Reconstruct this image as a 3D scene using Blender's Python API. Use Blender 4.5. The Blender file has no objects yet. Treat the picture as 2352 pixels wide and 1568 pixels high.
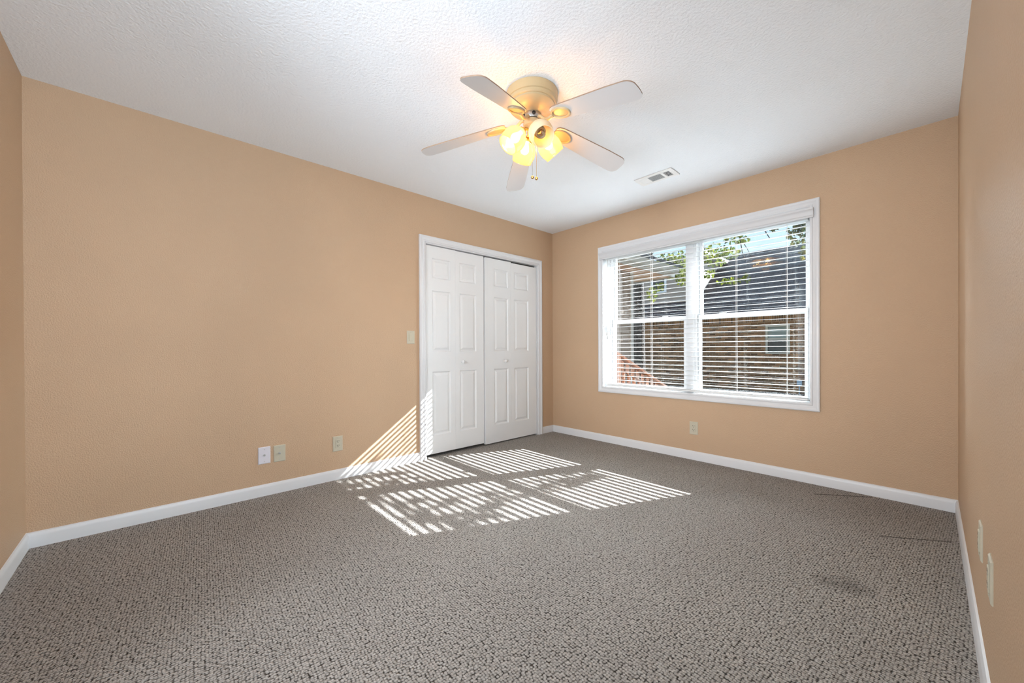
import bpy, bmesh, math, random
from mathutils import Vector, Matrix
random.seed(7)
S = bpy.context.scene
C = S.collection
R = math.radians
PI = math.pi

# ------------------------------------------------------------------ camera
cd = bpy.data.cameras.new('camera'); cam = bpy.data.objects.new('camera', cd); C.objects.link(cam)
YAW, PITCH, ROLL = 2.39513, -.003831, -.004467
fw = Vector((math.cos(YAW)*math.cos(PITCH), math.sin(YAW)*math.cos(PITCH), math.sin(PITCH)))
r0 = Vector((math.sin(YAW), -math.cos(YAW), 0)); u0 = r0.cross(fw)
rt = r0*math.cos(ROLL)+u0*math.sin(ROLL); up = -r0*math.sin(ROLL)+u0*math.cos(ROLL)
cam.matrix_world = Matrix(((rt.x, up.x, -fw.x, 3.17934), (rt.y, up.y, -fw.y, -3.62930), (rt.z, up.z, -fw.z, 1.02300), (0, 0, 0, 1)))
cd.sensor_width = 36; cd.sensor_fit = 'HORIZONTAL'; cd.lens = 890.06/2352*36
cd.shift_y = 20.16/2352; cd.clip_start = .02; cd.clip_end = 200
S.camera = cam

# ------------------------------------------------------------------ exposure, sky, sun, area lights
S.view_settings.view_transform = 'Standard'; S.view_settings.look = 'None'
S.view_settings.exposure = 0.42; S.view_settings.gamma = 1; S.view_settings.use_curve_mapping = False

W = bpy.data.worlds.new('sky'); S.world = W; W.use_nodes = True
wt = W.node_tree; wt.nodes.clear()
wo = wt.nodes.new('ShaderNodeOutputWorld'); wb = wt.nodes.new('ShaderNodeBackground')
wc = wt.nodes.new('ShaderNodeTexCoord'); ws = wt.nodes.new('ShaderNodeSeparateXYZ'); wr = wt.nodes.new('ShaderNodeValToRGB')
wt.links.new(wc.outputs['Generated'], ws.inputs[0]); wt.links.new(ws.outputs['Z'], wr.inputs[0])
wr.color_ramp.elements[0].position = 0; wr.color_ramp.elements[0].color = (.74, .90, 1, 1)
wr.color_ramp.elements[1].position = .6; wr.color_ramp.elements[1].color = (.26, .52, .93, 1)
wt.links.new(wr.outputs[0], wb.inputs[0]); wb.inputs[1].default_value = 1.0
wt.links.new(wb.outputs[0], wo.inputs[0])

def lamp(name, kind, loc, direction, energy, color, **kw):
    l = bpy.data.lights.new(name, kind); o = bpy.data.objects.new(name, l); C.objects.link(o)
    o.location = loc; o.rotation_euler = Vector(direction).to_track_quat('-Z', 'Y').to_euler()
    l.energy = energy; l.color = color
    for k, v in kw.items(): setattr(l, k, v)
    return o
lamp('sun', 'SUN', (6, 12, 12), (-.45, -1, -.7194), 30, (.94, .97, 1.0), angle=R(.28))
# added fill lamp, unseen, shining in through the hall opening behind the camera
lamp('hall_fill', 'AREA', (2.34, -4.75, 1.30), (-.22, 1, .0), 30, (.84, .92, 1.0), shape='RECTANGLE', size=1.14, size_y=1.5, spread=R(92))
# second added fill lamp, unseen, outside the right wall doorway beside the camera
lamp('side_room_fill', 'AREA', (3.95, -3.50, 1.30), (-1, .02, .20), 23, (.76, .88, 1.0), shape='RECTANGLE', size=.95, size_y=1.4, spread=R(105))
# added lamp hidden low beyond the window, throwing light up onto the ceiling
lamp('ceiling_fill', 'AREA', (1.7, 6.0, -.32), (0, -1, .12), 100, (.62, .84, 1.0), shape='RECTANGLE', size=6.0, size_y=.36)
# broad extra sun lamp, added to brighten the room through the window
lamp('window_fill_sun', 'SUN', (2, 10, 6), (.20, -1, -.16), 40, (.78, .90, 1.0), angle=R(85))

# ------------------------------------------------------------------ materials
def mat(name, color, rough=.5, metal=0, spec=.5, noise=None, bump=None, emit=None):
    """noise=(scale, amount) varies the colour a little; bump=(scale, strength, distance)"""
    m = bpy.data.materials.new(name); m.use_nodes = True
    nt = m.node_tree; b = nt.nodes['Principled BSDF']
    b.inputs['Base Color'].default_value = (*color, 1); b.inputs['Roughness'].default_value = rough
    b.inputs['Metallic'].default_value = metal; b.inputs['Specular IOR Level'].default_value = spec
    tc = nt.nodes.new('ShaderNodeTexCoord')
    if noise:
        n = nt.nodes.new('ShaderNodeTexNoise'); n.inputs['Scale'].default_value = noise[0]; n.inputs['Detail'].default_value = 3
        nt.links.new(tc.outputs['Object'], n.inputs['Vector'])
        r = nt.nodes.new('ShaderNodeValToRGB')
        r.color_ramp.elements[0].position = .3; r.color_ramp.elements[1].position = .7
        r.color_ramp.elements[0].color = (*[c*(1-noise[1]) for c in color], 1)
        r.color_ramp.elements[1].color = (*[min(1, c*(1+noise[1])) for c in color], 1)
        nt.links.new(n.outputs['Fac'], r.inputs[0]); nt.links.new(r.outputs[0], b.inputs['Base Color'])
    if bump:
        n = nt.nodes.new('ShaderNodeTexNoise'); n.inputs['Scale'].default_value = bump[0]; n.inputs['Detail'].default_value = 2
        nt.links.new(tc.outputs['Object'], n.inputs['Vector'])
        bp = nt.nodes.new('ShaderNodeBump'); bp.inputs['Strength'].default_value = bump[1]; bp.inputs['Distance'].default_value = bump[2]
        nt.links.new(n.outputs['Fac'], bp.inputs['Height']); nt.links.new(bp.outputs[0], b.inputs['Normal'])
    if emit:
        b.inputs['Emission Color'].default_value = (*emit[0], 1); b.inputs['Emission Strength'].default_value = emit[1]
    return m

M = {}
M['wall'] = mat('peach_wall_paint', (.53, .365, .234), .55, 0, .3, noise=(1.3, .03), bump=(150, .8, .004))
M['ceiling'] = mat('stippled_ceiling_paint', (.87, .905, .945), .8, 0, .2, bump=(75, .6, .006))
M['trim'] = mat('white_trim_paint', (.68, .68, .685), .35, 0, .4, noise=(3, .015))
M['door'] = mat('white_door_paint', (.74, .745, .74), .4, 0, .4, noise=(3, .015), bump=(60, .04, .001))
M['vinyl'] = mat('white_window_vinyl', (.58, .58, .585), .3, 0, .5, noise=(4, .01))
M['slat'] = mat('white_blind_slat', (.72, .72, .715), .35, 0, .4, noise=(6, .01))
M['valance'] = mat('white_valance', (.60, .60, .605), .4, 0, .4, noise=(6, .01))
M['cord'] = mat('white_blind_cord', (.75, .73, .70), .8, 0, .2, noise=(40, .05))
M['almond'] = mat('almond_plastic', (.52, .48, .37), .35, 0, .5, noise=(30, .02))
M['white_plate'] = mat('white_plastic', (.68, .66, .70), .35, 0, .5, noise=(30, .02))
M['dark'] = mat('dark_slot', (.02, .015, .01), .6, noise=(50, .1))
M['steel'] = mat('brushed_steel', (.5, .49, .47), .35, 1, noise=(40, .1))
M['fan_enamel'] = mat('cream_fan_enamel', (.51, .38, .21), .35, 0, .5, noise=(5, .02))
M['blade'] = mat('white_blade_laminate', (.66, .66, .67), .4, 0, .4, noise=(4, .02))
M['blade_edge'] = mat('brown_blade_core', (.28, .19, .13), .7, noise=(30, .1))
M['brass'] = mat('brass', (.78, .52, .18), .22, 1, noise=(20, .05))
M['vent'] = mat('white_vent_enamel', (.84, .84, .84), .4, noise=(10, .01))
M['vent_grey'] = mat('grey_vent_louver', (.55, .57, .58), .5, noise=(20, .05))
M['unlit_inside'] = mat('unlit_inside_dark', (.05, .065, .085), .8, noise=(8, .2))  # near black for unlit insides, shade put into the colour
M['hall'] = mat('hall_paint', (.80, .79, .77), .7, noise=(2, .02))

# outdoors
def brick_mat(name, c1, c2, mortar, bw, bh, ms, axes, scale=1.0, rough=.9, offset=.5, noise=.5):
    m = bpy.data.materials.new(name); m.use_nodes = True
    nt = m.node_tree; b = nt.nodes['Principled BSDF']; b.inputs['Roughness'].default_value = rough
    b.inputs['Specular IOR Level'].default_value = .2
    tc = nt.nodes.new('ShaderNodeTexCoord'); sp = nt.nodes.new('ShaderNodeSeparateXYZ'); cb = nt.nodes.new('ShaderNodeCombineXYZ')
    nt.links.new(tc.outputs['Object'], sp.inputs[0])
    nt.links.new(sp.outputs[axes[0]], cb.inputs[0]); nt.links.new(sp.outputs[axes[1]], cb.inputs[1])
    br = nt.nodes.new('ShaderNodeTexBrick'); nt.links.new(cb.outputs[0], br.inputs['Vector'])
    br.offset = offset
    br.inputs['Color1'].default_value = (*c1, 1); br.inputs['Color2'].default_value = (*c2, 1); br.inputs['Mortar'].default_value = (*mortar, 1)
    br.inputs['Scale'].default_value = scale; br.inputs['Mortar Size'].default_value = ms; br.inputs['Bias'].default_value = 0
    br.inputs['Brick Width'].default_value = bw; br.inputs['Row Height'].default_value = bh
    n = nt.nodes.new('ShaderNodeTexNoise'); n.inputs['Scale'].default_value = 9; n.inputs['Detail'].default_value = 4
    nt.links.new(tc.outputs['Object'], n.inputs['Vector'])
    mx = nt.nodes.new('ShaderNodeMixRGB'); mx.blend_type = 'MULTIPLY'; mx.inputs[0].default_value = noise
    r = nt.nodes.new('ShaderNodeValToRGB'); r.color_ramp.elements[0].position = .3; r.color_ramp.elements[0].color = (.4, .4, .4, 1); r.color_ramp.elements[1].position = .65
    nt.links.new(n.outputs['Fac'], r.inputs[0])
    nt.links.new(br.outputs['Color'], mx.inputs[1]); nt.links.new(r.outputs[0], mx.inputs[2])
    nt.links.new(mx.outputs[0], b.inputs['Base Color'])
    return m
M['brick'] = brick_mat('red_brown_brick', (.44, .21, .10), (.09, .045, .028), (.36, .27, .175), .215, .0677, .009, 'XZ')
M['soldier'] = brick_mat('soldier_course_brick', (.46, .23, .10), (.10, .055, .03), (.36, .27, .175), .0677, .4, .009, 'XZ', offset=0)
M['shingle'] = brick_mat('dark_roof_shingle', (.048, .047, .053), (.085, .082, .088), (.025, .025, .028), .30, .14, .012, 'XZ', noise=.7)
M['siding_tan'] = mat('tan_siding', (.12, .08, .05), .7, noise=(2, .08))
M['siding_shaded'] = mat('shaded_wing_siding', (.40, .32, .26), .7, noise=(2, .06))  # wing front: same siding as the side, its shade put into the colour
M['siding_sunlit'] = mat('sunlit_wing_siding', (.62, .52, .44), .7, noise=(2, .05))  # wing side: lighter copy, sunlight put into the colour
M['white_ext'] = mat('white_exterior_paint', (.78, .78, .76), .5, noise=(3, .04))
M['soffit'] = mat('tan_soffit', (.30, .17, .095), .7, noise=(2, .06))
M['gutter'] = mat('pale_gutter_metal', (.26, .25, .225), .4, noise=(4, .05))
M['bark'] = mat('dark_bark', (.032, .025, .02), .95, noise=(14, .6), bump=(22, 1, .05))
M['deck'] = mat('orange_stained_wood', (.33, .105, .028), .6, noise=(12, .25))
M['dirt'] = mat('leafy_ground', (.055, .05, .035), .95, noise=(5, .5), bump=(20, .6, .04))
M['ext_glass'] = mat('dark_house_window', (.02, .03, .028), .08, 0, .6, noise=(1.5, .6))
M['shade_cloth'] = mat('grey_green_window_shade', (.24, .28, .25), .8, noise=(3, .05))
M['tan_frame'] = mat('tan_window_frame', (.50, .45, .36), .6, noise=(5, .03))
M['grey_box'] = mat('pale_blue_meter_box', (.36, .47, .56), .5, noise=(6, .05))

def leaf_mat(name, c1, c2):
    m = bpy.data.materials.new(name); m.use_nodes = True; nt = m.node_tree; nt.nodes.clear()
    o = nt.nodes.new('ShaderNodeOutputMaterial'); d = nt.nodes.new('ShaderNodeBsdfDiffuse'); t = nt.nodes.new('ShaderNodeBsdfTranslucent')
    g = nt.nodes.new('ShaderNodeNewGeometry'); r = nt.nodes.new('ShaderNodeValToRGB'); mx = nt.nodes.new('ShaderNodeMixShader')
    r.color_ramp.elements[0].color = (*c1, 1); r.color_ramp.elements[1].color = (*c2, 1)
    nt.links.new(g.outputs['Random Per Island'], r.inputs[0])
    nt.links.new(r.outputs[0], d.inputs[0]); nt.links.new(r.outputs[0], t.inputs[0]); mx.inputs[0].default_value = .45
    nt.links.new(d.outputs[0], mx.inputs[1]); nt.links.new(t.outputs[0], mx.inputs[2]); nt.links.new(mx.outputs[0], o.inputs[0])
    return m
M['leaf'] = leaf_mat('maple_leaf_green', (.035, .06, .02), (.16, .17, .025))
M['leaf_dark'] = leaf_mat('maple_leaf_dark', (.03, .055, .03), (.13, .11, .03))

def glass_mat():
    m = bpy.data.materials.new('window_glass'); m.use_nodes = True; nt = m.node_tree; nt.nodes.clear()
    o = nt.nodes.new('ShaderNodeOutputMaterial'); t = nt.nodes.new('ShaderNodeBsdfTransparent'); g = nt.nodes.new('ShaderNodeBsdfGlossy')
    lw = nt.nodes.new('ShaderNodeLayerWeight'); lw.inputs[0].default_value = .5; mx = nt.nodes.new('ShaderNodeMixShader')
    pw = nt.nodes.new('ShaderNodeMath'); pw.operation = 'POWER'; pw.inputs[1].default_value = 4; nt.links.new(lw.outputs['Facing'], pw.inputs[0])
    f = nt.nodes.new('ShaderNodeMath'); f.operation = 'MULTIPLY_ADD'; f.inputs[1].default_value = .6; f.inputs[2].default_value = .050; nt.links.new(pw.outputs[0], f.inputs[0])
    t.inputs[0].default_value = (.97, .985, .98, 1); g.inputs[1].default_value = .01
    nt.links.new(f.outputs[0], mx.inputs[0]); nt.links.new(t.outputs[0], mx.inputs[1]); nt.links.new(g.outputs[0], mx.inputs[2])
    nt.links.new(mx.outputs[0], o.inputs[0]); return m
M['glass'] = glass_mat()

def shade_mat(name, col, tr, emit):
    """frosted lamp glass: scatters, lets part of the bulb light straight through, glows when lit"""
    m = bpy.data.materials.new(name); m.use_nodes = True; nt = m.node_tree; nt.nodes.clear()
    o = nt.nodes.new('ShaderNodeOutputMaterial'); d = nt.nodes.new('ShaderNodeBsdfDiffuse'); t = nt.nodes.new('ShaderNodeBsdfTranslucent')
    p = nt.nodes.new('ShaderNodeBsdfTransparent'); gl = nt.nodes.new('ShaderNodeBsdfGlossy'); e = nt.nodes.new('ShaderNodeEmission')
    for n in (d, t): n.inputs[0].default_value = (*col, 1)
    p.inputs[0].default_value = (1, .86, .58, 1); gl.inputs[1].default_value = .15
    m1 = nt.nodes.new('ShaderNodeMixShader'); m1.inputs[0].default_value = .5
    m2 = nt.nodes.new('ShaderNodeMixShader'); m2.inputs[0].default_value = tr
    m3 = nt.nodes.new('ShaderNodeMixShader'); m3.inputs[0].default_value = .05
    nt.links.new(d.outputs[0], m1.inputs[1]); nt.links.new(t.outputs[0], m1.inputs[2])
    nt.links.new(m1.outputs[0], m2.inputs[1]); nt.links.new(p.outputs[0], m2.inputs[2])
    nt.links.new(m2.outputs[0], m3.inputs[1]); nt.links.new(gl.outputs[0], m3.inputs[2])
    ad = nt.nodes.new('ShaderNodeAddShader'); e.inputs[0].default_value = (1, .74, .30, 1); e.inputs[1].default_value = emit
    nt.links.new(m3.outputs[0], ad.inputs[0]); nt.links.new(e.outputs[0], ad.inputs[1]); nt.links.new(ad.outputs[0], o.inputs[0])
    return m
M['shade_lit'] = shade_mat('lit_frosted_glass', (.15, .132, .10), .38, .30)
M['shade_off'] = shade_mat('unlit_frosted_glass', (.96, .87, .68), .08, .0)
def bulb_mat():
    m = bpy.data.materials.new('lit_bulb'); m.use_nodes = True; nt = m.node_tree; nt.nodes.clear()
    o = nt.nodes.new('ShaderNodeOutputMaterial'); e = nt.nodes.new('ShaderNodeEmission'); t = nt.nodes.new('ShaderNodeBsdfTransparent'); a = nt.nodes.new('ShaderNodeAddShader')
    e.inputs[0].default_value = (1, .88, .60, 1); e.inputs[1].default_value = 9
    nt.links.new(e.outputs[0], a.inputs[0]); nt.links.new(t.outputs[0], a.inputs[1]); nt.links.new(a.outputs[0], o.inputs[0]); return m
M['bulb_lit'] = bulb_mat()
M['bulb_off'] = mat('unlit_spiral_bulb', (.36, .29, .20), .35, noise=(5, .03))

def carpet_mat():
    m = bpy.data.materials.new('looped_berber_carpet'); m.use_nodes = True
    nt = m.node_tree; L = nt.links; b = nt.nodes['Principled BSDF']; b.inputs['Roughness'].default_value = .95; b.inputs['Specular IOR Level'].default_value = .1
    def N(t, **k):
        n = nt.nodes.new(t)
        for a, v in k.items(): setattr(n, a, v)
        return n
    def math_(op, a, c=None, clamp=False):
        n = N('ShaderNodeMath', operation=op); n.use_clamp = clamp
        for i, v in enumerate((a, c)):
            if v is None: continue
            if isinstance(v, (int, float)): n.inputs[i].default_value = v
            else: L.new(v, n.inputs[i])
        return n.outputs[0]
    tc = N('ShaderNodeTexCoord')
    v = N('ShaderNodeTexVoronoi'); v.voronoi_dimensions = '2D'; v.inputs['Scale'].default_value = 1/.0098; v.inputs['Randomness'].default_value = .5
    mp = N('ShaderNodeMapping'); mp.inputs['Rotation'].default_value = (0, 0, R(4)); mp.inputs['Scale'].default_value = (1, 1.0, 1)
    L.new(tc.outputs['Object'], mp.inputs[0]); L.new(mp.outputs[0], v.inputs['Vector'])
    def smooth(v, a, b_):
        mr = N('ShaderNodeMapRange'); mr.interpolation_type = 'SMOOTHSTEP'
        mr.inputs['From Min'].default_value = a; mr.inputs['From Max'].default_value = b_; L.new(v, mr.inputs['Value']); return mr.outputs[0]
    sep = N('ShaderNodeSeparateColor'); L.new(v.outputs['Color'], sep.inputs[0])
    gp = N('ShaderNodeTexNoise'); gp.inputs['Scale'].default_value = 75; gp.inputs['Detail'].default_value = 1; L.new(tc.outputs['Object'], gp.inputs['Vector'])
    pit = math_('MULTIPLY', smooth(v.outputs['Distance'], .28, .66), math_('ADD', .38, math_('MULTIPLY', smooth(gp.outputs['Fac'], .36, .66), .52)))
    h = math_('SUBTRACT', 1.0, pit)                                                     # loop height, low in the gaps between loops
    ramp = N('ShaderNodeValToRGB'); e = ramp.color_ramp.elements
    e[0].position = .15; e[0].color = (.050, .043, .037, 1); e[1].position = .95; e[1].color = (.38, .35, .32, 1)  # gaps between loops darkened in the colour, standing for their shade
    L.new(h, ramp.inputs[0])
    # loop to loop variation and yarn fleck
    fl = N('ShaderNodeTexNoise'); fl.inputs['Scale'].default_value = 420; fl.inputs['Detail'].default_value = 2; L.new(tc.outputs['Object'], fl.inputs['Vector'])
    lp = N('ShaderNodeTexNoise'); lp.inputs['Scale'].default_value = 105; lp.inputs['Detail'].default_value = 2; L.new(tc.outputs['Object'], lp.inputs['Vector'])
    k = math_('ADD', .12, math_('ADD', math_('MULTIPLY', lp.outputs['Fac'], .92), math_('ADD', math_('MULTIPLY', sep.outputs[0], .22), math_('MULTIPLY', fl.outputs['Fac'], .60))))
    big = N('ShaderNodeTexNoise'); big.inputs['Scale'].default_value = 1.6; big.inputs['Detail'].default_value = 2; L.new(tc.outputs['Object'], big.inputs['Vector'])
    k = math_('MULTIPLY', k, math_('ADD', .88, math_('MULTIPLY', big.outputs['Fac'], .24)))
    # a worn stain and two lifted seams near the right wall (marks with a place of their own)
    sx = N('ShaderNodeSeparateXYZ'); L.new(tc.outputs['Object'], sx.inputs[0]); X, Y = sx.outputs['X'], sx.outputs['Y']
    wob = math_('MULTIPLY', math_('SUBTRACT', big.outputs['Fac'], .5), .02)
    def seg(ax, ay, bx, by, w, dark):
        l = math.hypot(bx-ax, by-ay); ux, uy = (bx-ax)/l, (by-ay)/l
        dx = math_('SUBTRACT', X, ax); dy = math_('SUBTRACT', Y, ay)
        t = math_('ADD', math_('MULTIPLY', dx, ux), math_('MULTIPLY', dy, uy))
        s = math_('ABSOLUTE', math_('ADD', math_('ADD', math_('MULTIPLY', dx, -uy), math_('MULTIPLY', dy, ux)), wob))
        on = math_('MULTIPLY', math_('GREATER_THAN', t, 0), math_('LESS_THAN', t, l))
        f = math_('SUBTRACT', 1.0, math_('DIVIDE', s, w), True)
        return math_('SUBTRACT', 1.0, math_('MULTIPLY', math_('MULTIPLY', on, f), dark))
    def spot(ax, ay, w, dark):
        dx = math_('SUBTRACT', X, ax); dy = math_('SUBTRACT', Y, ay)
        d = math_('SQRT', math_('ADD', math_('MULTIPLY', dx, dx), math_('MULTIPLY', dy, dy)))
        d = math_('ADD', d, math_('MULTIPLY', wob, 3))
        return math_('SUBTRACT', 1.0, math_('MULTIPLY', math_('SUBTRACT', 1.0, math_('DIVIDE', d, w), True), dark))
    for q in (seg(2.62, -.25, 2.91, -.04, .009, .95), seg(2.99, -.75, 3.26, -.555, .009, .75), spot(2.95, -1.445, .11, .45), spot(2.86, -1.48, .07, .3)):
        k = math_('MULTIPLY', k, q)
    mx = N('ShaderNodeMixRGB', blend_type='MULTIPLY'); mx.inputs[0].default_value = 1
    cmb = N('ShaderNodeCombineColor')
    for i in range(3): L.new(k, cmb.inputs[i])
    L.new(ramp.outputs[0], mx.inputs[1]); L.new(cmb.outputs[0], mx.inputs[2]); L.new(mx.outputs[0], b.inputs['Base Color'])
    bp = N('ShaderNodeBump'); bp.inputs['Strength'].default_value = .9; bp.inputs['Distance'].default_value = .008
    L.new(math_('ADD', math_('MULTIPLY', h, .6), math_('MULTIPLY', lp.outputs['Fac'], .8)), bp.inputs['Height']); L.new(bp.outputs[0], b.inputs['Normal'])
    return m
M['carpet'] = carpet_mat()

# ------------------------------------------------------------------ mesh builder
class MB:
    def __init__(s): s.v = []; s.f = []; s.mi = []
    def add(s, vs, fs, mi=0):
        n = len(s.v); s.v += [tuple(q) for q in vs]; s.f += [tuple(n+i for i in f) for f in fs]; s.mi += [mi]*len(fs); return s
    def box(s, x0, x1, y0, y1, z0, z1, mi=0):
        v = [(x, y, z) for x in (x0, x1) for y in (y0, y1) for z in (z0, z1)]
        return s.add(v, [(0, 1, 3, 2), (4, 6, 7, 5), (0, 4, 5, 1), (2, 3, 7, 6), (0, 2, 6, 4), (1, 5, 7, 3)], mi)
    def lathe(s, prof, mtx=None, n=40, mi=0):
        """prof = [(radius, z)...]; revolved about z, closed where radius is 0"""
        vs = []; fs = []; mtx = mtx or Matrix()
        for r, z in prof:
            for k in range(n):
                a = 2*PI*k/n; vs.append(mtx @ Vector((r*math.cos(a), r*math.sin(a), z)))
        for i in range(len(prof)-1):
            for k in range(n):
                a, b = i*n+k, i*n+(k+1) % n
                fs.append((a, b, b+n, a+n))
        return s.add(vs, fs, mi)
    def tube(s, pts, rad, n=10, mi=0, closed=False):
        pts = [Vector(p) for p in pts]; m = len(pts)
        rads = rad if isinstance(rad, (list, tuple)) else [rad]*m
        vs = []; fs = []; prev = None
        for i, p in enumerate(pts):
            t = (pts[(i+1) % m]-pts[i-1]) if closed else (pts[min(i+1, m-1)]-pts[max(i-1, 0)])
            t.normalize()
            if prev is None: a = t.orthogonal().normalized()
            else:
                a = prev-t*prev.dot(t)
                a = a.normalized() if a.length > 1e-6 else t.orthogonal().normalized()
            prev = a; b = t.cross(a)
            for k in range(n):
                g = 2*PI*k/n; vs.append(p+(a*math.cos(g)+b*math.sin(g))*rads[i])
        for i in range(m if closed else m-1):
            for k in range(n):
                p0 = i*n+k; p1 = i*n+(k+1) % n; q = ((i+1) % m)*n
                fs.append((p0, p1, q+(k+1) % n, q+k))
        if not closed: fs += [tuple(range(n))[::-1], tuple(range((m-1)*n, m*n))]
        return s.add(vs, fs, mi)
    def sphere(s, c, r, n=16, m=10, mi=0, sc=(1, 1, 1)):
        c = Vector(c)
        prof = [(max(1e-5, r*math.sin(PI*i/m)), -r*math.cos(PI*i/m)) for i in range(m+1)]
        return s.lathe(prof, Matrix.Translation(c) @ Matrix.Diagonal((*sc, 1)), n, mi)
    def prism(s, poly, t0, t1, place, mi=0, mi_side=None):
        """poly = 2-D outline, extruded between t0 and t1; place(u, v, t) -> point"""
        n = len(poly); vs = [place(u, v, t0) for u, v in poly]+[place(u, v, t1) for u, v in poly]
        s.add(vs, [tuple(range(n))[::-1], tuple(range(n, 2*n))], mi)
        k = len(s.v)-2*n
        for i in range(n):
            s.f.append((k+i, k+(i+1) % n, k+n+(i+1) % n, k+n+i)); s.mi.append(mi if mi_side is None else mi_side)
        return s
    def build(s, name, m, parent=None, smooth=True, bevel=0, angle=35):
        me = bpy.data.meshes.new(name); me.from_pydata([tuple(v) for v in s.v], [], s.f)
        for q in (m if isinstance(m, (list, tuple)) else [m]): me.materials.append(M[q])
        for p, i in zip(me.polygons, s.mi): p.material_index = i
        b = bmesh.new(); b.from_mesh(me); bmesh.ops.remove_doubles(b, verts=b.verts, dist=1e-6)
        bmesh.ops.recalc_face_normals(b, faces=b.faces); b.to_mesh(me); b.free()
        if smooth:
            me.shade_smooth(); me.set_sharp_from_angle(angle=R(angle))
        o = bpy.data.objects.new(name, me); C.objects.link(o)
        if parent:
            o.parent = parent
        if bevel:
            bv = o.modifiers.new('bevel', 'BEVEL'); bv.width = bevel; bv.segments = 2; bv.limit_method = 'ANGLE'; bv.angle_limit = R(40)
        return o
def tag(o, label=None, cat=None, group=None, kind=None):
    for k, v in (('label', label), ('category', cat), ('group', group), ('kind', kind)):
        if v: o[k] = v
    return o
def empty(name, loc=(0, 0, 0), rz=0, **k):
    o = bpy.data.objects.new(name, None); C.objects.link(o); o.location = loc; o.rotation_euler = (0, 0, rz); o.empty_display_size = .1
    return tag(o, **k)
def copy_tree(o, parent=None):
    c = o.copy(); C.objects.link(c); c.parent = parent
    for ch in [q for q in bpy.data.objects if q.parent == o]: copy_tree(ch, c)
    return c

def frame_sweep(mb, x0, x1, z0, z1, prof, place, sides='LTRB'):
    """mitred moulding round the rectangle x0..x1, z0..z1. prof = [(out, proud)...] measured outward from the rectangle"""
    n = len(prof)
    def corner(cx, cz, sx, sz): return [place(cx+sx*w, cz+sz*w, d) for w, d in prof]
    full = 'B' in sides
    rings = [corner(x0, z0, -1, -1 if full else 0), corner(x0, z1, -1, 1), corner(x1, z1, 1, 1), corner(x1, z0, 1, -1 if full else 0)]
    vs = [q for r in rings for q in r]; fs = []
    for a, b in ([(0, 1), (1, 2), (2, 3)] + ([(3, 0)] if full else [])):
        for i in range(n):
            j = (i+1) % n; fs.append((a*n+i, a*n+j, b*n+j, b*n+i))
    if not full: fs += [tuple(range(n)), tuple(range(3*n, 4*n))]
    return mb.add(vs, fs)

LA, LB, H = 4.12, 3.293, 2.44
WX0, WX1, WZ0, WZ1 = .738, 2.562, .605, 2.073      # window opening
DY0, DY1, DZ = -1.786, -.266, 2.015                # closet opening
OX0, OX1, OZ, HY = 1.62, 2.98, 2.10, -4.95
SY0, SY1 = -4.02, -2.98                             # doorway in the right wall
# wide opening and hall end behind the camera: unseen, put in for the fill lamp

# ------------------------------------------------------------------ room shell
def struct(name, mb, m, **k):
    o = mb.build(name, m, smooth=False); o['kind'] = 'structure'; return o
struct('floor', MB().box(-.7, 4.27, HY-.12, .26, -.12, 0), 'carpet')
struct('ceiling', MB().box(-.7, 4.27, HY-.12, .26, H, H+.1), 'ceiling')
w = MB()
w.box(-.12, 0, -LA-.1, DY0, 0, H); w.box(-.12, 0, DY1, 0, 0, H); w.box(-.12, 0, DY0, DY1, DZ, H)
struct('wall_left', w, 'wall')
w = MB()
E_ = .012
w.box(-.12, WX0-E_, 0, .25, -.12, H); w.box(WX1+E_, LB+.12, 0, .25, -.12, H); w.box(WX0-E_, WX1+E_, 0, .25, -.12, WZ0-E_); w.box(WX0-E_, WX1+E_, 0, .25, WZ1+E_, H)
struct('wall_back', w, 'wall')
w = MB(); w.box(LB, LB+.12, SY1, 0, 0, H); w.box(LB, LB+.12, -LA-.1, SY0, 0, H); w.box(LB, LB+.12, SY0, SY1, 2.05, H)
struct('wall_right', w, 'wall')
struct('wall_side_room', MB().box(4.15, 4.27, SY0-.2, SY1+.2, 0, H), 'hall')
struct('wall_side_room', MB().box(LB+.12, 4.15, SY0-.2, SY0-.08, 0, H), 'hall')
struct('wall_side_room', MB().box(LB+.12, 4.15, SY1+.08, SY1+.2, 0, H), 'hall')
w = MB(); w.box(0, OX0, -LA-.12, -LA, 0, H); w.box(OX1, LB, -LA-.12, -LA, 0, H); w.box(OX0, OX1, -LA-.12, -LA, OZ, H)
struct('wall_front', w, 'wall')
struct('wall_hall_end', MB().box(OX0-.12, OX1+.12, HY-.12, HY, 0, H), 'hall')
struct('wall_hall_left', MB().box(OX0-.12, OX0, HY, -LA-.12, 0, H), 'hall')
struct('wall_hall_right', MB().box(OX1, OX1+.12, HY, -LA-.12, 0, H), 'hall')
w = MB(); w.box(-.7, -.6, -2.1, 0, 0, H); w.box(-.6, -.12, -2.1, -2.0, 0, H); w.box(-.6, -.12, -.1, 0, 0, H)
struct('wall_closet', w, 'unlit_inside')  # closet walls near black: the interior's shade is in their colour

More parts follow.
